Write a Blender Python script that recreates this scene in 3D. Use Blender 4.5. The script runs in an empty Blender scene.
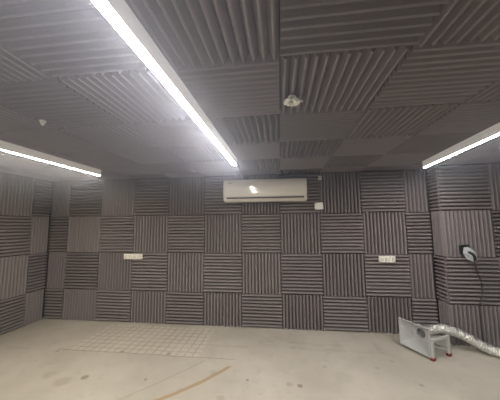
import bpy, bmesh, math, random
from mathutils import Vector, Matrix
random.seed(7)
sc = bpy.context.scene
COL = sc.collection

# ------------------------------------------------------------------ materials
def new_mat(name):
    m = bpy.data.materials.new(name); m.use_nodes = True
    return m, m.node_tree.nodes, m.node_tree.links, m.node_tree.nodes['Principled BSDF']

def plain(name, col, rough=.5, metal=0., bump=0., bscale=60., spec=None, var=.06):
    m, N, L, P = new_mat(name)
    P.inputs['Roughness'].default_value = rough
    P.inputs['Metallic'].default_value = metal
    if spec is not None: P.inputs['Specular IOR Level'].default_value = spec
    tc = N.new('ShaderNodeTexCoord'); nz = N.new('ShaderNodeTexNoise')
    nz.inputs['Scale'].default_value = bscale; nz.inputs['Detail'].default_value = 4
    L.new(tc.outputs['Object'], nz.inputs['Vector'])
    mx = N.new('ShaderNodeMix'); mx.data_type = 'RGBA'
    mx.inputs[6].default_value = tuple(c*(1-var) for c in col)+(1,)
    mx.inputs[7].default_value = tuple(min(1, c*(1+var)) for c in col)+(1,)
    L.new(nz.outputs['Fac'], mx.inputs[0]); L.new(mx.outputs[2], P.inputs['Base Color'])
    if bump:
        b = N.new('ShaderNodeBump'); b.inputs['Strength'].default_value = bump; b.inputs['Distance'].default_value = .01
        L.new(nz.outputs['Fac'], b.inputs['Height']); L.new(b.outputs['Normal'], P.inputs['Normal'])
    return m

def foam_mat():
    m, N, L, P = new_mat('foam')
    P.inputs['Roughness'].default_value = .95
    P.inputs['Specular IOR Level'].default_value = .15
    tc = N.new('ShaderNodeTexCoord'); oi = N.new('ShaderNodeObjectInfo')
    nz = N.new('ShaderNodeTexNoise'); nz.inputs['Scale'].default_value = 180; nz.inputs['Detail'].default_value = 3
    L.new(tc.outputs['Object'], nz.inputs['Vector'])
    mp = N.new('ShaderNodeMapRange')
    mp.inputs['To Min'].default_value = .92; mp.inputs['To Max'].default_value = 1.10
    L.new(oi.outputs['Random'], mp.inputs['Value'])
    mp2 = N.new('ShaderNodeMapRange')
    mp2.inputs['To Min'].default_value = .8; mp2.inputs['To Max'].default_value = 1.2
    L.new(nz.outputs['Fac'], mp2.inputs['Value'])
    mu = N.new('ShaderNodeMath'); mu.operation = 'MULTIPLY'
    L.new(mp.outputs[0], mu.inputs[0]); L.new(mp2.outputs[0], mu.inputs[1])
    vm = N.new('ShaderNodeVectorMath'); vm.operation = 'SCALE'
    vm.inputs[0].default_value = (.238, .213, .214)
    L.new(mu.outputs[0], vm.inputs['Scale']); L.new(vm.outputs[0], P.inputs['Base Color'])
    b = N.new('ShaderNodeBump'); b.inputs['Strength'].default_value = .25; b.inputs['Distance'].default_value = .003
    L.new(nz.outputs['Fac'], b.inputs['Height']); L.new(b.outputs['Normal'], P.inputs['Normal'])
    return m

def emit(name, col, s):
    m, N, L, P = new_mat(name)
    P.inputs['Base Color'].default_value = (.8, .8, .8, 1)
    P.inputs['Emission Color'].default_value = tuple(col)+(1,)
    P.inputs['Emission Strength'].default_value = s
    return m

def circle3(a, b, c):
    ax, ay = a; bx, by = b; cx, cy = c
    d = 2*(ax*(by-cy)+bx*(cy-ay)+cx*(ay-by))
    ux = ((ax*ax+ay*ay)*(by-cy)+(bx*bx+by*by)*(cy-ay)+(cx*cx+cy*cy)*(ay-by))/d
    uy = ((ax*ax+ay*ay)*(cx-bx)+(bx*bx+by*by)*(ax-cx)+(cx*cx+cy*cy)*(bx-ax))/d
    return ux, uy, math.hypot(ax-ux, ay-uy)

def floor_mat():
    m, N, L, P = new_mat('painted_concrete')
    P.inputs['Specular IOR Level'].default_value = .35
    geo = N.new('ShaderNodeNewGeometry')
    sep = N.new('ShaderNodeSeparateXYZ')
    def M(op, a, b=None, c=None):
        n = N.new('ShaderNodeMath'); n.operation = op
        for i, v in enumerate((a, b, c)):
            if v is None: continue
            if isinstance(v, (int, float)): n.inputs[i].default_value = v
            else: L.new(v, n.inputs[i])
        return n.outputs[0]
    def noise(scale, detail=4, rough=.55, vec=None, dist=0):
        n = N.new('ShaderNodeTexNoise'); n.inputs['Scale'].default_value = scale
        n.inputs['Detail'].default_value = detail; n.inputs['Roughness'].default_value = rough
        n.inputs['Distortion'].default_value = dist
        L.new(vec or geo.outputs['Position'], n.inputs['Vector']); return n.outputs['Fac']
    # wobbled coordinates
    nw = N.new('ShaderNodeTexNoise'); nw.inputs['Scale'].default_value = 5; nw.inputs['Detail'].default_value = 3
    L.new(geo.outputs['Position'], nw.inputs['Vector'])
    sb = N.new('ShaderNodeVectorMath'); sb.operation = 'SUBTRACT'; sb.inputs[1].default_value = (.5, .5, .5)
    L.new(nw.outputs['Color'], sb.inputs[0])
    sl = N.new('ShaderNodeVectorMath'); sl.operation = 'SCALE'; sl.inputs['Scale'].default_value = .04
    L.new(sb.outputs[0], sl.inputs[0])
    ad = N.new('ShaderNodeVectorMath'); ad.operation = 'ADD'
    L.new(geo.outputs['Position'], ad.inputs[0]); L.new(sl.outputs[0], ad.inputs[1])
    L.new(ad.outputs[0], sep.inputs[0])
    x, y = sep.outputs['X'], sep.outputs['Y']
    def sstep(v, a, b):
        n = N.new('ShaderNodeMapRange'); n.interpolation_type = 'SMOOTHSTEP'
        n.inputs['From Min'].default_value = a; n.inputs['From Max'].default_value = b
        L.new(v, n.inputs['Value']); return n.outputs[0]
    def box(x0, x1, y0, y1, s=.02):
        return M('MULTIPLY', M('MULTIPLY', sstep(x, x0-s, x0+s), M('SUBTRACT', 1., sstep(x, x1-s, x1+s))),
                 M('MULTIPLY', sstep(y, y0-s, y0+s), M('SUBTRACT', 1., sstep(y, y1-s, y1+s))))
    col = None
    def mix(fac, c, prev):
        n = N.new('ShaderNodeMix'); n.data_type = 'RGBA'
        if isinstance(fac, (int, float)): n.inputs[0].default_value = fac
        else: L.new(fac, n.inputs[0])
        if isinstance(prev, tuple): n.inputs[6].default_value = prev
        else: L.new(prev, n.inputs[6])
        n.inputs[7].default_value = c+(1,)
        return n.outputs[2]
    col = mix(sstep(noise(1.1, 5), .35, .65), (.44, .41, .35), (.53, .498, .43, 1))
    col = mix(M('MULTIPLY', sstep(noise(9, 6, .7), .50, .68), .45), (.40, .36, .30), col)
    col = mix(M('MULTIPLY', sstep(noise(4, 8, .75, dist=.8), .57, .68), .38), (.36, .33, .27), col)
    # old tile bed: pale cells 10 cm wide with darker joints
    def joint(v, off, per, w):
        f = M('FRACT', M('DIVIDE', M('SUBTRACT', v, off), per))
        d = M('ABSOLUTE', M('SUBTRACT', f, .5))
        return sstep(d, .5-w/per-.03, .5-w/per*.3)
    g = M('MAXIMUM', joint(x, -2.65, .1, .012), joint(y, 2.9, .1, .012))
    fade = sstep(noise(3.5, 3), .34, .56)
    patch = box(-2.65, -.98, 2.9, 3.68)
    col = mix(M('MULTIPLY', M('MULTIPLY', g, patch), M('MULTIPLY_ADD', fade, .36, .08)), (.30, .25, .19), col)
    inner = M('SUBTRACT', 1., g)
    col = mix(M('MULTIPLY', M('MULTIPLY', inner, patch), .38), (.68, .63, .53), col)
    # front edge line of the bed, running on to the right
    ln = M('SUBTRACT', 1., sstep(M('ABSOLUTE', M('SUBTRACT', y, 2.905)), .004, .012))
    col = mix(M('MULTIPLY', M('MULTIPLY', ln, box(-2.8, -.55, 2.7, 3.1)), .55), (.25, .21, .16), col)
    # faint traces further right along the wall
    for (a, b, c, d, k) in ((.1, 1.2, 3.2, 3.26, .28), (-.3, .75, 3.33, 3.40, .22), (.1, .17, 3.2, 3.6, .2), (.62, .78, 3.2, 3.5, .25),
                            (1.13, 1.2, 3.2, 3.5, .28), (-.25, .3, 3.22, 3.5, .16), (-3.6, -2.7, 2.86, 2.9, .25), (-.95, -.35, 3.18, 3.22, .25)):
        col = mix(M('MULTIPLY', M('MULTIPLY', box(a, b, c, d, .02), sstep(noise(7, 4), .35, .6)), k), (.30, .27, .22), col)
    # curved drag marks
    for pts, w, k, c, ylo, yhi in ((((-1.098, 2.194), (-.80, 2.475), (-.58, 2.752)), .022, .85, (.36, .255, .13), 1.2, 2.76),
                             (((-1.413, 2.197), (-1.201, 2.431), (-.90, 2.83)), .007, .5, (.30, .25, .18), 1.2, 2.84)):
        cx, cy, R = circle3(*pts)
        r = M('SQRT', M('ADD', M('POWER', M('SUBTRACT', x, cx), 2.), M('POWER', M('SUBTRACT', y, cy), 2.)))
        rr = M('SUBTRACT', 1., sstep(M('ABSOLUTE', M('SUBTRACT', r, R)), w*.5, w*1.4))
        col = mix(M('MULTIPLY', M('MULTIPLY', rr, box(-2.2, -.4, ylo, yhi, .02)), k), c, col)
    # small stains
    for sx, sy, sr, k, c in ((.156, 2.519, .035, .7, (.20, .15, .10)), (.06, 2.53, .045, .45, (.30, .25, .16)), (-2.0, 2.42, .05, .6, (.16, .13, .10)),
                             (-2.17, 2.34, .10, .3, (.25, .20, .12)), (-2.4, 2.42, .09, .25, (.25, .20, .12)), (-1.36, 2.45, .025, .6, (.2, .17, .12)),
                             (-2.75, 2.85, .03, .5, (.22, .20, .16)), (-1.95, 2.93, .035, .5, (.18, .15, .12)), (-.35, 2.55, .02, .6, (.12, .1, .08)),
                             (-1.35, 2.95, .04, .5, (.2, .16, .12)), (.45, 2.86, .04, .3, (.25, .22, .18)), (-.72, 2.64, .05, .25, (.25, .2, .14)),
                             (1.3, 2.65, .03, .45, (.2, .17, .13)), (1.0, 2.9, .03, .35, (.25, .2, .15)), (-.55, 2.28, .05, .35, (.28, .24, .16)),
                             (1.2, 3.05, .04, .3, (.25, .2, .15)), (.6, 2.7, .12, .2, (.3, .28, .2))):
        dx = M('SUBTRACT', x, sx); dy = M('SUBTRACT', y, sy)
        r = M('SQRT', M('ADD', M('MULTIPLY', dx, dx), M('MULTIPLY', dy, dy)))
        col = mix(M('MULTIPLY', M('SUBTRACT', 1., sstep(r, sr*.5, sr)), k), c, col)
    L.new(col, P.inputs['Base Color'])
    n2 = noise(14, 5)
    L.new(M('MULTIPLY_ADD', n2, .25, .48), P.inputs['Roughness'])
    b = N.new('ShaderNodeBump'); b.inputs['Strength'].default_value = .35; b.inputs['Distance'].default_value = .006
    L.new(M('ADD', noise(22, 6), M('MULTIPLY', M('MULTIPLY', g, patch), -.5)), b.inputs['Height'])
    L.new(b.outputs['Normal'], P.inputs['Normal'])
    return m

def foil_mat():
    m, N, L, P = new_mat('crinkled_foil')
    P.inputs['Base Color'].default_value = (.88, .88, .86, 1)
    P.inputs['Metallic'].default_value = .9; P.inputs['Roughness'].default_value = .32
    tc = N.new('ShaderNodeTexCoord')
    v = N.new('ShaderNodeTexVoronoi'); v.inputs['Scale'].default_value = 45
    nz = N.new('ShaderNodeTexNoise'); nz.inputs['Scale'].default_value = 30; nz.inputs['Detail'].default_value = 6
    L.new(tc.outputs['Object'], v.inputs['Vector']); L.new(tc.outputs['Object'], nz.inputs['Vector'])
    a = N.new('ShaderNodeMath'); L.new(v.outputs['Distance'], a.inputs[0]); L.new(nz.outputs['Fac'], a.inputs[1])
    b = N.new('ShaderNodeBump'); b.inputs['Strength'].default_value = .9; b.inputs['Distance'].default_value = .012
    L.new(a.outputs[0], b.inputs['Height']); L.new(b.outputs['Normal'], P.inputs['Normal'])
    return m

def plastic_film():
    m, N, L, P = new_mat('clear_plastic_film')
    P.inputs['Base Color'].default_value = (.62, .66, .70, 1)
    P.inputs['Roughness'].default_value = .18; P.inputs['Alpha'].default_value = .8
    P.inputs['Specular IOR Level'].default_value = .8
    tc = N.new('ShaderNodeTexCoord')
    nz = N.new('ShaderNodeTexNoise'); nz.inputs['Scale'].default_value = 35; nz.inputs['Detail'].default_value = 5
    L.new(tc.outputs['Object'], nz.inputs['Vector'])
    b = N.new('ShaderNodeBump'); b.inputs['Strength'].default_value = .9; b.inputs['Distance'].default_value = .02
    L.new(nz.outputs['Fac'], b.inputs['Height']); L.new(b.outputs['Normal'], P.inputs['Normal'])
    return m

FOAM = foam_mat()
BOARD = plain('dark_board', (.07, .062, .06), .9)
FLOOR = floor_mat()
WHITE = plain('white_enamel', (.62, .61, .57), .45)
ACW = plain('air_conditioner_plastic', (.80, .76, .68), .09, spec=.7, var=.01)
ACD = plain('dark_slot', (.05, .045, .04), .5)
ACG = plain('grey_mark', (.28, .27, .25), .4)
SOCK = plain('cream_plastic', (.86, .84, .77), .35)
SLOT = plain('socket_slot', (.25, .24, .2), .5)
HORN = plain('grey_sheet_metal', (.54, .55, .555), .38, spec=.6, bump=.05, bscale=20)
HORNIN = plain('throat_grey', (.20, .21, .21), .5)
LEG = plain('pale_grey_paint', (.56, .56, .54), .4)
RED = plain('red_brown_rubber', (.22, .035, .025), .5)
FOIL = foil_mat()
FILM = plastic_film()
DARK = plain('black_plug_and_hole', (.02, .02, .022), .4)
CABLE = plain('grey_cable', (.055, .05, .05), .5)
CEILW = plain('off_white_fitting', (.88, .87, .80), .5, bump=.6, bscale=90)
LEDC = emit('led_diffuser', (1.0, .95, .90), 30)
LEDL = emit('led_diffuser_warm', (1.0, .89, .73), 30)
LEDR = emit('led_diffuser_side', (1.0, .96, .92), 30)
HOUSE = emit('housing_added_glow', (1.0, .90, .78), .035)  # faint glow added to the lamp housing, brightens its sides and the ceiling
SPARK = plain('foil_clip', (.8, .8, .8), .3, metal=.8)

# ------------------------------------------------------------------ helpers
def link(name, bm, mat, parent=None, smooth=False, matrix=None):
    me = bpy.data.meshes.new(name)
    bmesh.ops.recalc_face_normals(bm, faces=bm.faces)
    bm.to_mesh(me); bm.free()
    for mm in (mat if isinstance(mat, (list, tuple)) else [mat]): me.materials.append(mm)
    if smooth:
        for p in me.polygons: p.use_smooth = True
    o = bpy.data.objects.new(name, me); COL.objects.link(o)
    if matrix is not None: o.matrix_local = matrix
    if parent: o.parent = parent
    return o

def empty(name, M=None):
    o = bpy.data.objects.new(name, None); o.empty_display_size = .1; COL.objects.link(o)
    if M is not None: o.matrix_world = M
    return o

def tag(o, label=None, cat=None, group=None, kind=None):
    if label: o['label'] = label
    if cat: o['category'] = cat
    if group: o['group'] = group
    if kind: o['kind'] = kind
    return o

def box(bm, c, s, rot=None, bevel=0.):
    b2 = bmesh.new()
    bmesh.ops.create_cube(b2, size=1)
    bmesh.ops.scale(b2, vec=s, verts=b2.verts)
    if bevel:
        bmesh.ops.bevel(b2, geom=list(b2.edges), offset=bevel, segments=2, affect='EDGES', profile=.5)
    if rot is not None: bmesh.ops.transform(b2, matrix=rot.to_4x4(), verts=b2.verts)
    bmesh.ops.translate(b2, vec=c, verts=b2.verts)
    me = bpy.data.meshes.new('tmp'); b2.to_mesh(me); b2.free()
    bm.from_mesh(me); bpy.data.meshes.remove(me)
    return bm

def box_obj(name, c, s, mat, parent=None, bevel=0., rot=None, kind=None):
    bm = bmesh.new(); box(bm, (0, 0, 0), s, rot, bevel)
    o = link(name, bm, mat, None); o.location = c
    if parent: o.parent = parent
    if kind: o['kind'] = kind
    return o

def bar(bm, a, b, w, h=None, bevel=.004):
    a, b = Vector(a), Vector(b); d = b-a; h = h or w
    rot = d.to_track_quat('Z', 'Y').to_matrix()
    return box(bm, (a+b)/2, (w, h, d.length), rot, bevel)

def tube(path, radii, seg=20, closed_ends=True, bm=None):
    bm = bm or bmesh.new(); rings = []
    up = Vector((0, 0, 1))
    for i, p in enumerate(path):
        t = (path[min(i+1, len(path)-1)]-path[max(i-1, 0)]).normalized()
        ref = up if abs(t.z) < .95 else Vector((0, 1, 0))
        s = t.cross(ref).normalized(); u = s.cross(t)
        r = radii[i] if isinstance(radii, (list, tuple)) else radii
        rings.append([bm.verts.new(p+s*math.cos(2*math.pi*k/seg)*r+u*math.sin(2*math.pi*k/seg)*r) for k in range(seg)])
    for a, b in zip(rings, rings[1:]):
        for k in range(seg): bm.faces.new((a[k], a[(k+1) % seg], b[(k+1) % seg], b[k]))
    if closed_ends:
        bm.faces.new(rings[0]); bm.faces.new(list(reversed(rings[-1])))
    return bm

def spline(pts, n):
    P = [Vector(p) for p in pts]; out = []
    Q = [P[0]*2-P[1]]+P+[P[-1]*2-P[-2]]
    for i in range(1, len(Q)-2):
        for k in range(n):
            t = k/n; a, b, c, d = Q[i-1], Q[i], Q[i+1], Q[i+2]
            out.append(.5*((2*b)+(-a+c)*t+(2*a-5*b+4*c-d)*t*t+(-a+3*b-3*c+d)*t**3))
    out.append(P[-1]); return out

# ------------------------------------------------------------------ room shell
XL, XR, YB, YF, ZC = -3.99, 3.45, 3.825, -2.6, 2.37
T = .12
def shell(name, lo, hi, mat):
    lo, hi = Vector(lo), Vector(hi)
    return box_obj(name, (lo+hi)/2, hi-lo, mat, kind='structure')
shell('floor', (XL-T, YF-T, -T), (XR+T, YB+T, 0), FLOOR)
shell('ceiling', (XL-T, YF-T, ZC), (XR+T, YB+T, ZC+T), BOARD)
shell('wall_back', (XL-T, YB, 0), (XR+T, YB+T, ZC), BOARD)
shell('wall_left', (XL-T, YF, 0), (XL, YB, ZC), BOARD)
shell('wall_right', (XR, YF, 0), (XR+T, YB, ZC), BOARD)
shell('wall_front', (XL-T, YF-T, 0), (XR+T, YF, ZC), BOARD)
PX, PY = 2.18, 3.56
shell('wall_pillar', (PX, PY, 0), (XR, YB, ZC), BOARD)

# ------------------------------------------------------------------ foam panels
PITCH, BASE, PEAK = .05, .006, .06
cache = {}
def panel_mesh(w, h, vert, variant, sharp=False):
    key = (round(w, 3), round(h, 3), vert, variant, sharp)
    if key in cache: return cache[key]
    rnd = random.Random(int(w*1000)*31+int(h*1000)*7+variant*3+int(vert))
    across, along = (w, h) if vert else (h, w)
    n = max(1, round(across/PITCH)); p = across/n
    segs = max(2, int(along/.04))
    prof = [(0, BASE)]
    for i in range(n):
        hh = PEAK-BASE
        u1, h1, u2, h2 = (.11, .28, .36, .88) if sharp else (.09, .25, .30, .90)
        prof += [((i+u1)*p, BASE+h1*hh), ((i+u2)*p, BASE+h2*hh), ((i+.5)*p, PEAK), ((i+1-u2)*p, BASE+h2*hh), ((i+1-u1)*p, BASE+h1*hh), ((i+1)*p, BASE)]
    ph = [rnd.uniform(0, 6.28) for _ in range(n+1)]
    am = [rnd.uniform(.0003, .0014) for _ in range(n+1)]
    bm = bmesh.new()
    def P(a, z, t):
        return ((a-across/2, t-along/2, z) if vert else (t-along/2, a-across/2, z))
    top, bot = [], []
    for s in range(segs+1):
        t = along*s/segs
        e = min(1., min(s, segs-s)/1.5)
        rt, rb = [], []
        for j, (a, z) in enumerate(prof):
            k = min(n-1, max(0, (j-1)//6)) if j else 0
            isv = (j % 6 == 0)
            off = 0 if (j == 0 or j == len(prof)-1) else math.sin(t*7+ph[k])*am[k]*(1 if not isv else .5)
            zz = z+(0 if isv else math.sin(t*5+ph[k]*2)*am[k]*.5-abs(am[k])*.5)
            rt.append(bm.verts.new(P(a+off, zz, t)))
            rb.append(bm.verts.new(P(a, 0, t)) if isv and (s in (0, segs) or j in (0, len(prof)-1)) else None)
        top.append(rt); bot.append(rb)
    for s in range(segs):
        for j in range(len(prof)-1):
            bm.faces.new((top[s][j], top[s][j+1], top[s+1][j+1], top[s+1][j]))
        for j in (0, len(prof)-1):
            bm.faces.new((bot[s][j], top[s][j], top[s+1][j], bot[s+1][j]))
    for s in (0, segs):
        for i in range(n):
            a = i*6
            bm.faces.new([bot[s][a]]+top[s][a:a+7]+[bot[s][a+6]])
    ring = [bot[0][j*6] for j in range(n+1)]+[bot[s][-1] for s in range(1, segs+1)] + \
           [bot[segs][j*6] for j in range(n-1, -1, -1)]+[bot[s][0] for s in range(segs-1, 0, -1)]
    bm.faces.new(ring)
    bmesh.ops.recalc_face_normals(bm, faces=bm.faces)
    me = bpy.data.meshes.new('foam_panel'); bm.to_mesh(me); bm.free(); me.materials.append(FOAM)
    cache[key] = me
    return me

def panel(c, w, h, vert, X, Y, Z, label, group):
    me = panel_mesh(w-.004, h-.004, vert, random.randrange(3), Z.z < -.5)
    o = bpy.data.objects.new('foam_panel', me); COL.objects.link(o)
    M = Matrix((X, Y, Z)).transposed().to_4x4(); M.translation = Vector(c)
    rz = 0 if min(w, h) < .3 else random.uniform(-.002, .002)
    o.matrix_world = M @ Matrix.Rotation(rz, 4, 'Z')
    tag(o, label, 'acoustic panel', group)
    return o

V3 = lambda *a: Vector(a)
ORD = ['first', 'second', 'third', 'fourth', 'fifth', 'sixth', 'seventh', 'eighth', 'ninth', 'tenth', 'eleventh']
ROWS = [(1.69, 2.302, 'top row'), (1.09, 1.69, 'second row down'), (.49, 1.09, 'third row down'), (.002, .49, 'bottom row')]
GB = 'foam panels covering the back wall'
x0 = -3.597
for r, (za, zb, rn) in enumerate(ROWS):
    for i in range(-1, 10):
        xa = -3.93 if i == -1 else x0+.6*i
        xb = 2.12 if i == 9 else x0+.6*(i+1)
        vert = (i+r) % 2 == 1
        kind = 'vertically' if vert else 'horizontally'
        special = {(0, 4): 'horizontally ribbed foam panel behind the left end of the air conditioner',
                   (0, 5): 'vertically ribbed foam panel directly behind the middle of the air conditioner',
                   (0, 6): 'horizontally ribbed foam panel behind the right end of the air conditioner',
                   (0, 7): 'vertically ribbed foam panel in top row just right of small white junction box',
                   (2, 2): 'horizontally ribbed foam panel just under and right of the left white socket strip',
                   (2, 1): 'vertically ribbed foam panel behind left part of the left white socket strip',
                   (2, 8): 'horizontally ribbed foam panel with the right white socket strip at its top',
                   (1, 8): 'vertically ribbed foam panel directly above the right white socket strip',
                   (3, 8): 'vertically ribbed bottom foam panel directly behind the grey square horn',
                   (3, 9): 'narrow horizontally ribbed foam panel on the floor behind the horn and duct'}
        if (r, i) in special: lab = special[(r, i)]
        elif i == -1: lab = f'narrow {kind} ribbed foam panel in left corner of back wall, {rn}'
        elif i == 9: lab = f'narrow {kind} ribbed back wall foam panel beside the projecting pillar, {rn}'
        elif i <= 4: lab = f'{kind} ribbed back wall foam panel, {rn}, {ORD[i]} full panel from left corner'
        else: lab = f'{kind} ribbed back wall foam panel, {rn}, {ORD[8-i]} full panel from right end' 
        panel(((xa+xb)/2, YB, (za+zb)/2), xb-xa, zb-za, vert, V3(1, 0, 0), V3(0, 0, 1), V3(0, -1, 0), lab, GB)
GL = 'foam panels covering the left wall'
for r, (za, zb, rn) in enumerate(ROWS):
    for j, (ya, yb) in enumerate(((3.465, 3.765), (2.865, 3.465), (2.265, 2.865), (1.665, 2.265))):
        vert = (r+j) % 2 == 1
        kind = 'vertically' if vert else 'horizontally'
        place = ['narrow, at the corner', 'second from the corner', 'third from the corner', 'fourth from the corner'][j]
        panel((XL, (ya+yb)/2, (za+zb)/2), yb-ya, zb-za, vert, V3(0, 1, 0), V3(0, 0, 1), V3(1, 0, 0),
              f'{kind} ribbed left wall foam panel, {rn}, {place}', GL)
GP = 'foam panels covering the pillar'
for r, (za, zb, rn) in enumerate(ROWS):
    vert = r % 2 == 1
    kind = 'vertically' if vert else 'horizontally'
    panel((PX, 3.6625, (za+zb)/2), .20, zb-za, vert, V3(0, -1, 0), V3(0, 0, 1), V3(-1, 0, 0),
          f'narrow {kind} ribbed foam panel on the side of the pillar, {rn}', GP)
    sh = .012 if r == 2 else 0
    lab = {0: 'wide horizontally ribbed foam panel at the top of the pillar front',
           1: 'vertically ribbed pillar foam panel around the plastic wrapped cable outlet',
           2: 'horizontally ribbed pillar foam panel under the cable outlet, crossed by the hanging cable',
           3: 'vertically ribbed foam panel at the foot of the pillar behind the foil duct'}[r]
    panel((2.42+sh, PY, (za+zb)/2), .60, zb-za, vert, V3(1, 0, 0), V3(0, 0, 1), V3(0, -1, 0), lab, GP)
    v2 = not vert
    panel((3.03+sh, PY, (za+zb)/2), .60, zb-za, v2, V3(1, 0, 0), V3(0, 0, 1), V3(0, -1, 0),
          f"{'vertically' if v2 else 'horizontally'} ribbed pillar foam panel at right edge of the view, {rn}", GP)
GC = 'foam panels covering the ceiling'
cx0 = .015
for n in range(-2, 5):
    ya = 3.505-(4-n)*.6; yb = min(ya+.6, YB)
    rn = ['nearest the back wall', 'second row from back wall', 'third row from back wall', 'fourth row from back wall',
          'fifth row from back wall', 'sixth row from back wall', 'seventh row from back wall'][4-n]
    for i in range(-7, 5):
        xa = cx0+.6*i; xb = min(xa+.6, XR)
        xa = max(xa, XL)
        vert = (i+n) % 2 == 0
        if i == -1: cn = 'over the middle lamp'
        elif i >= 0: cn = ORD[i]+' right of middle lamp'
        else: cn = ORD[-2-i]+' left of middle lamp'
        kk = 'lengthwise' if vert else 'crosswise'
        if (i, n) == (0, 0): lab = 'lengthwise ribbed ceiling foam panel holding the white lobed fitting'
        elif (i, n) == (-3, 0): lab = 'crosswise ribbed ceiling foam panel holding the small pale sensor'
        else: lab = f'{kk} ribbed ceiling foam panel, {rn}, {cn}'
        panel(((xa+xb)/2, (ya+yb)/2, ZC), xb-xa, yb-ya, vert, V3(1, 0, 0), V3(0, -1, 0), V3(0, 0, -1), lab, GC)

# ------------------------------------------------------------------ linear lamps
def lamp(p_end, p_near, ylow, led, label, w=.05, h=.08):
    a, b = Vector(p_end), Vector(p_near)
    d = (b-a).normalized()
    b = a+d*((a.y-ylow)/-d.y)
    Ln = (b-a).length
    # local x = across, y = along (towards the room), z = up ; origin = far end, underside
    xx = d.cross(V3(0, 0, 1)).normalized()
    M = Matrix((xx, d, V3(0, 0, 1))).transposed().to_4x4(); M.translation = a
    root = empty('linear_lamp', M)
    bm = bmesh.new(); t = .003
    box(bm, (0, Ln/2, h-t/2), (w, Ln-.008, t))
    for s in (-1, 1): box(bm, (s*(w/2-t/2), Ln/2, h/2), (t, Ln-.008, h))
    link('housing', bm, HOUSE, root)
    bm = bmesh.new(); box(bm, (0, Ln/2, .0035), (w-2*t-.002, Ln-.012, .011))
    df = link('diffuser', bm, [WHITE, led], root)
    for p in df.data.polygons: p.material_index = 1 if p.normal.z < .5 and p.center.z < .006 else 0
    for y in (.002, Ln-.002):
        bm = bmesh.new(); box(bm, (0, y, h/2), (w, .004, h)); link('end_cap', bm, HOUSE, root)
    tag(root, label, 'ceiling lamp', 'linear led lamps under the ceiling')
    return root
ZL = 2.23
lamp((-2.50, 3.09, ZL), (-2.52, 1.888, ZL), -1.2, LEDL, 'long white linear lamp on the far left, near the left wall', w=.040)
lamp((-.517, 2.80, ZL), (-.548, .632, ZL), -1.2, LEDC, 'long bright middle linear lamp ending near the air conditioner')
lamp((1.83, 3.282, ZL), (1.745, 2.085, ZL), -1.2, LEDR, 'long white linear lamp on the right, ending before the pillar', w=.040)

# ------------------------------------------------------------------ air conditioner
ac = empty('air_conditioner', Matrix.Translation((-.222, 3.765, 1.87)))
W, H, Dp = 1.235, .335, .215
prof = [(0, .0), (-.10, -.004), (-.165, .004), (-.195, .022), (-.208, .055), (-.215, .12), (-.215, .22), (-.210, .28), (-.198, .315), (-.175, .332), (-.13, .338), (0, .338)]
bm = bmesh.new(); rings = []
for xx, sc_ in ((-W/2, .93), (-W/2+.008, .975), (-W/2+.03, 1), (W/2-.03, 1), (W/2-.008, .975), (W/2, .93)):
    rings.append([bm.verts.new((xx, y*sc_ if y < 0 else 0, .169+(z-.169)*(.5+.5*sc_))) for y, z in prof])
for a, b in zip(rings, rings[1:]):
    for k in range(len(prof)):
        bm.faces.new((a[k], a[(k+1) % len(prof)], b[(k+1) % len(prof)], b[k]))
bm.faces.new(rings[0]); bm.faces.new(list(reversed(rings[-1])))
link('body', bm, ACW, ac, smooth=False)
# air outlet with a flap below it
box_obj('air_outlet', (0.005, -.2065, .052), (W-.10, .012, .022), ACD, ac)
f = box_obj('flap', (0.0, -.188, .016), (W-.08, .05, .006), ACW, ac, rot=Matrix.Rotation(-.55, 3, 'X')); 
box_obj('seam_line', (0, -.2125, .072), (W-.01, .006, .003), ACG, ac)
# small grey maker's mark, too small to read: a bar and letters-like strokes
lg = bmesh.new()
for k, (dx, ww) in enumerate(((-.032, .010), (-.018, .012), (-.003, .010), (.011, .012), (.026, .010))):
    box(lg, (dx, 0, 0), (ww, .002, .012 if k % 2 else .015))
o = link('maker_mark', lg, ACG, ac); o.location = (-.505, -.2105, .278)
o['label'] = 'small grey lettering mark'
tag(ac, 'long white wall-mounted air conditioner high on the back wall, under the middle lamp', 'air conditioner')

# ------------------------------------------------------------------ small boxes beside the air conditioner
jb = empty('junction_box', Matrix.Translation((.582, 3.767, 1.797)) @ Matrix.Rotation(-.06, 4, 'Y'))
box_obj('housing', (0, -.02, 0), (.125, .04, .105), SOCK, jb, bevel=.006)
box_obj('cover', (0, -.043, 0), (.108, .006, .088), SOCK, jb, bevel=.002)
for s in (-1, 1):
    for u in (-1, 1): box_obj('screw', (s*.042, -.047, u*.032), (.008, .003, .008), SLOT, jb)
tag(jb, 'small cream junction box below the right end of the air conditioner', 'junction box')
sn = empty('wall_sensor', Matrix.Translation((.613, 3.765, 2.222)))
box_obj('housing', (0, -.012, 0), (.048, .024, .062), CEILW, sn, bevel=.005)
box_obj('window', (0, -.025, .008), (.026, .004, .022), SLOT, sn)
tag(sn, 'tiny pale square sensor on the wall right of the air conditioner top', 'sensor')

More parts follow.
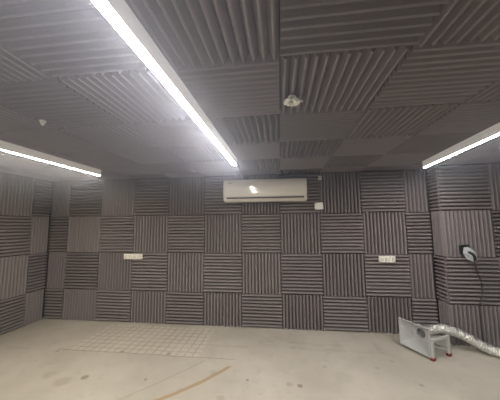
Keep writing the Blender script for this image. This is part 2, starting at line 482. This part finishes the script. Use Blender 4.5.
# ------------------------------------------------------------------ socket strips
def socket_strip(xa, xb, z, n, label, hh=.088, jag=False):
    w = xb-xa
    r = empty('socket_strip', Matrix.Translation(((xa+xb)/2, 3.765, z)))
    box_obj('back_plate', (0, -.012, 0), (w, .024, hh), SOCK, r, bevel=.006)
    for k in range(n):
        cx = -w/2+w*(k+.5)/n
        s = box_obj('socket', (cx, -.028, (.006 if jag and k % 2 else 0)), (w/n*.86, .010, hh*.80), SOCK, r, bevel=.004)
        bm = bmesh.new()
        for dx in (-.012, .012): box(bm, (dx, 0, 0), (.005, .003, .014))
        box(bm, (0, 0, .018), (.006, .003, .010))
        link('pin_slots', bm, SLOT, s).location = (0, -.0055, -.004)
    tag(r, label, 'socket', 'white socket strips on the back wall')
socket_strip(-2.528, -2.205, 1.030, 4, 'white socket strip on back wall between left lamp and middle lamp', jag=True)
socket_strip(1.389, 1.612, 1.020, 3, 'white socket strip on back wall left of the pillar, above the horn', hh=.090)

# ------------------------------------------------------------------ ceiling fittings
cf = empty('ceiling_fitting', Matrix.Translation((.088, 1.452, 2.31)))
bm = bmesh.new()
bmesh.ops.create_cone(bm, cap_ends=True, segments=24, radius1=.018, radius2=.024, depth=.02, matrix=Matrix.Translation((0, 0, -.010)))
link('stem', bm, CEILW, cf)
bm = bmesh.new(); rnd = random.Random(3)
for k in range(9):                                     # lumpy horseshoe of lobes, open towards the room
    a = math.radians(-62+k*304/8)
    rr = .033+rnd.uniform(-.003, .003)
    bmesh.ops.create_icosphere(bm, subdivisions=2, radius=.0165+rnd.uniform(-.002, .003),
        matrix=Matrix.Translation((rr*math.cos(a)*1.05, rr*math.sin(a), -.032+rnd.uniform(-.004, .004))) @ Matrix.Diagonal((1, 1, .9, 1)))
link('lobed_ring', bm, CEILW, cf, smooth=True)
bm = bmesh.new()
bmesh.ops.create_icosphere(bm, subdivisions=2, radius=.008, matrix=Matrix.Translation((.060, .006, -.03)))
tube([Vector((.03, .0, -.025)), Vector((.058, .006, -.03))], .0035, 8, bm=bm)
link('nub', bm, CEILW, cf, smooth=True)
tag(cf, 'white lobed fitting with a small nub hanging from the ceiling foam', 'ceiling fitting')
c2 = empty('ceiling_sensor', Matrix.Translation((-1.735, 1.545, 2.31)))
bm = bmesh.new()
bmesh.ops.create_cone(bm, cap_ends=True, segments=20, radius1=.014, radius2=.022, depth=.022, matrix=Matrix.Translation((0, 0, -.011)))
link('base', bm, CEILW, c2)
bm = bmesh.new()
bmesh.ops.create_uvsphere(bm, u_segments=16, v_segments=8, radius=.012, matrix=Matrix.Translation((0.0, 0, -.024)))
link('tip', bm, CEILW, c2, smooth=True)
tag(c2, 'tiny pale round sensor on the dim ceiling foam above the left lamp', 'sensor')

# ------------------------------------------------------------------ plastic wrapped cable outlet
ou = empty('cable_outlet', Matrix.Translation((2.365, 3.50, 1.14)))
bm = bmesh.new()
for (c, s) in (((-.022, -.004, .098), (.115, .008, .010)), ((-.074, -.004, .045), (.010, .008, .11)), ((-.022, -.001, .045), (.10, .002, .10))):
    box(bm, c, s)
link('dark_hole_plate', bm, DARK, ou)  # flat black plate and edges stand in for the dark inside the hole
bm = bmesh.new(); bmesh.ops.create_icosphere(bm, subdivisions=4, radius=1)
R = Matrix.Rotation(math.radians(38), 4, 'Y')
rn3 = random.Random(5)
from mathutils import noise as mn
for v in bm.verts:
    q = v.co*(1+.22*mn.noise(v.co*2.3)+.12*mn.noise(v.co*5.5))
    v.co = Vector((q.x*.058, q.y*.042, q.z*.100))
bmesh.ops.transform(bm, matrix=Matrix.Translation((.012, -.046, -.012)) @ Matrix.Rotation(math.radians(-32), 4, 'Y'), verts=bm.verts)
link('plastic_wrap', bm, FILM, ou, smooth=False)
bm = bmesh.new()
tube(spline([(-.028, -.070, .026), (-.002, -.098, .004), (.022, -.098, -.030), (.034, -.085, -.075)], 6), [.010]*2+[.016]*16+[.014], 10, bm=bm)
link('plug', bm, DARK, ou, smooth=True)
tag(ou, 'cable outlet wrapped in crumpled clear plastic on the pillar', 'cable outlet')
bm = tube(spline([(2.395, 3.42, 1.06), (2.42, 3.45, 1.02), (2.455, 3.488, .93), (2.49, 3.49, .82), (2.505, 3.49, .70), (2.475, 3.49, .58), (2.45, 3.49, .49),
                  (2.45, 3.49, .33), (2.45, 3.485, .15), (2.46, 3.46, .03), (2.53, 3.44, .008), (2.65, 3.46, .008)], 8), .0065, 8)
tag(link('cable', bm, CABLE, smooth=True), 'thin dark cable hanging down the pillar from the plastic wrapped outlet', 'cable')

# ------------------------------------------------------------------ horn hood on its stand
ax = V3(.888, .459, 0).normalized(); wd = V3(.459, -.888, 0)
mc = V3(1.5525, 3.27, 0)
Mh = Matrix((wd, ax, V3(0, 0, 1))).transposed().to_4x4(); Mh.translation = mc
hood = empty('extraction_horn', Mh)      # local x = across mouth, +y = towards the throat, z up
def sq(hw, z0, z1, y, n=8):
    pts = []; c = [(-hw, z0), (hw, z0), (hw, z1), (-hw, z1)]
    for i in range(4):
        a, b = c[i], c[(i+1) % 4]
        for k in range(n):
            t = k/n; pts.append(Vector((a[0]+(b[0]-a[0])*t, y, a[1]+(b[1]-a[1])*t)))
    return pts
def circ(r, z, y, n=32):
    return [Vector((r*math.cos(math.radians(225)+2*math.pi*k/n), y, z+r*math.sin(math.radians(225)+2*math.pi*k/n))) for k in range(n)]
ZM = .195
bm = bmesh.new()
loops = [sq(.186, .030, .345, -.004), sq(.177, .039, .336, -.004), sq(.177, .039, .336, .006), sq(.078, ZM-.066, ZM+.076, .125), circ(.054, ZM+.008, .126), circ(.054, ZM+.008, .17),
         circ(.057, ZM+.008, .17), circ(.057, ZM+.008, .132), sq(.083, ZM-.071, ZM+.081, .129), sq(.182, .034, .341, .006), sq(.186, .030, .345, .006)]
rings = [[bm.verts.new(p) for p in l] for l in loops]
for a, b in zip(rings, rings[1:]+rings[:1]):
    for k in range(32): bm.faces.new((a[k], a[(k+1) % 32], b[(k+1) % 32], b[k]))
link('funnel', bm, HORN, hood)
bm = bmesh.new()
box(bm, (0, .160, ZM+.008), (.102, .003, .006)); box(bm, (0, .160, ZM+.008), (.006, .003, .102))
bmesh.ops.create_circle(bm, cap_ends=True, segments=32, radius=.053, matrix=Matrix.Translation((0, .166, ZM+.008)) @ Matrix.Rotation(math.pi/2, 4, 'X'))
link('throat_grille', bm, HORNIN, hood)
for s in (1, -1):
    xx = .190 if s > 0 else -.150
    for k, yy in enumerate((.028, .298) if s > 0 else (.125, .298)):
        bm = bmesh.new(); top = .232 if k or s > 0 else .20
        box(bm, (xx, yy, (.03+top)/2), (.030, .036, top-.03), None, .004)
        lg_ = link('leg', bm, LEG, hood)
        bm = bmesh.new(); box(bm, (xx, yy, .016), (.040, .048, .032), None, .006)
        link('foot', bm, RED, lg_)
    y0 = .045 if s > 0 else .14
    bm = bmesh.new(); bar(bm, (xx, y0, .215 if s > 0 else .19), (xx, .282, .215), .026, .026)
    link('rail', bm, LEG, hood)
    bm = bmesh.new(); bar(bm, (xx, y0, .15), (xx, .282, .07), .012, .012, .002)
    link('brace', bm, HORN, hood)
bm = bmesh.new(); bar(bm, (-.137, .298, .09), (.176, .298, .09), .02); link('cross_bar', bm, LEG, hood)
tag(hood, 'grey square extraction horn on a legged stand with red feet, on the floor', 'extraction horn')

# ------------------------------------------------------------------ flexible foil duct
pts = [(1.708, 3.351, .205), (1.85, 3.405, .222), (1.945, 3.41, .236), (2.085, 3.40, .207), (2.21, 3.37, .155), (2.335, 3.32, .088), (2.44, 3.25, .056), (2.60, 3.15, .056),
       (2.85, 3.0, .056), (3.15, 2.92, .056), (3.38, 2.90, .056)]
path = spline(pts, 34)
rnd = random.Random(11)
rad = [.051+.0040*math.sin(i*2*math.pi/6)+rnd.uniform(-.0012, .0012) for i in range(len(path))]
bm = tube(path, rad, 28)
for v in bm.verts: v.co += Vector((mn.noise(v.co*30), mn.noise(v.co*30+V3(5, 0, 0)), mn.noise(v.co*30+V3(0, 9, 0))))*.0035
du = link('flexible_duct', bm, FOIL, smooth=True)
tag(du, 'silver flexible foil duct running from the back of the horn across the floor', 'duct')

# ------------------------------------------------------------------ camera
f, yaw, pit, rol, hc = 243.914, .1215, .1001, -.0085, 1.5298
def ray(u, v):
    a, b = (u-250)/f, (v-200)/f
    cr, sr = math.cos(rol), math.sin(rol)
    u0, v0 = a*cr+b*sr, -a*sr+b*cr
    cp, sp = math.cos(pit), math.sin(pit)
    y = cp+v0*sp; z = sp-v0*cp
    cy, sy = math.cos(yaw), math.sin(yaw)
    return Vector((u0*cy-y*sy, u0*sy+y*cy, z))
r = (ray(251, 200)-ray(250, 200)).normalized(); u = (ray(250, 199)-ray(250, 200)).normalized(); b = -ray(250, 200).normalized()
cam = bpy.data.cameras.new('camera'); co = bpy.data.objects.new('camera', cam); COL.objects.link(co)
M = Matrix((r, u, b)).transposed().to_4x4(); M.translation = (0, 0, hc); co.matrix_world = M
cam.sensor_fit = 'HORIZONTAL'; cam.sensor_width = 36; cam.lens = 36*f/500; cam.clip_start = .02; cam.clip_end = 100
sc.camera = co

# ------------------------------------------------------------------ glare haze and look
w = bpy.data.worlds.new('world'); sc.world = w; w.use_nodes = True
GLARE_HAZE = .14
w.node_tree.nodes['Background'].inputs['Color'].default_value = (0, 0, 0, 1)
# haze volume added under the ceiling to imitate lens glare, denser at left
N, L = w.node_tree.nodes, w.node_tree.links
vs = N.new('ShaderNodeVolumeScatter')
vs.inputs['Anisotropy'].default_value = .35
vs.inputs['Color'].default_value = (.78, .83, 1, 1)
gp = N.new('ShaderNodeNewGeometry'); sp = N.new('ShaderNodeSeparateXYZ'); L.new(gp.outputs['Position'], sp.inputs[0])
def mr(src, a, b, c, d):
    n = N.new('ShaderNodeMapRange'); n.interpolation_type = 'SMOOTHSTEP'
    for k, v in zip(('From Min', 'From Max', 'To Min', 'To Max'), (a, b, c, d)): n.inputs[k].default_value = v
    L.new(src, n.inputs['Value']); return n.outputs[0]
mu = N.new('ShaderNodeMath'); mu.operation = 'MULTIPLY'
L.new(mr(sp.outputs['Z'], 1.6, 2.25, .004, GLARE_HAZE), mu.inputs[0]); L.new(mr(sp.outputs['X'], -.4, 1.2, 1, .28), mu.inputs[1])
L.new(mu.outputs[0], vs.inputs['Density']); L.new(vs.outputs[0], N['World Output'].inputs['Volume'])
vw = sc.view_settings
vw.view_transform = 'Standard'; vw.look = 'None'; vw.gamma = 1; vw.use_curve_mapping = False
vw.exposure = 2.0
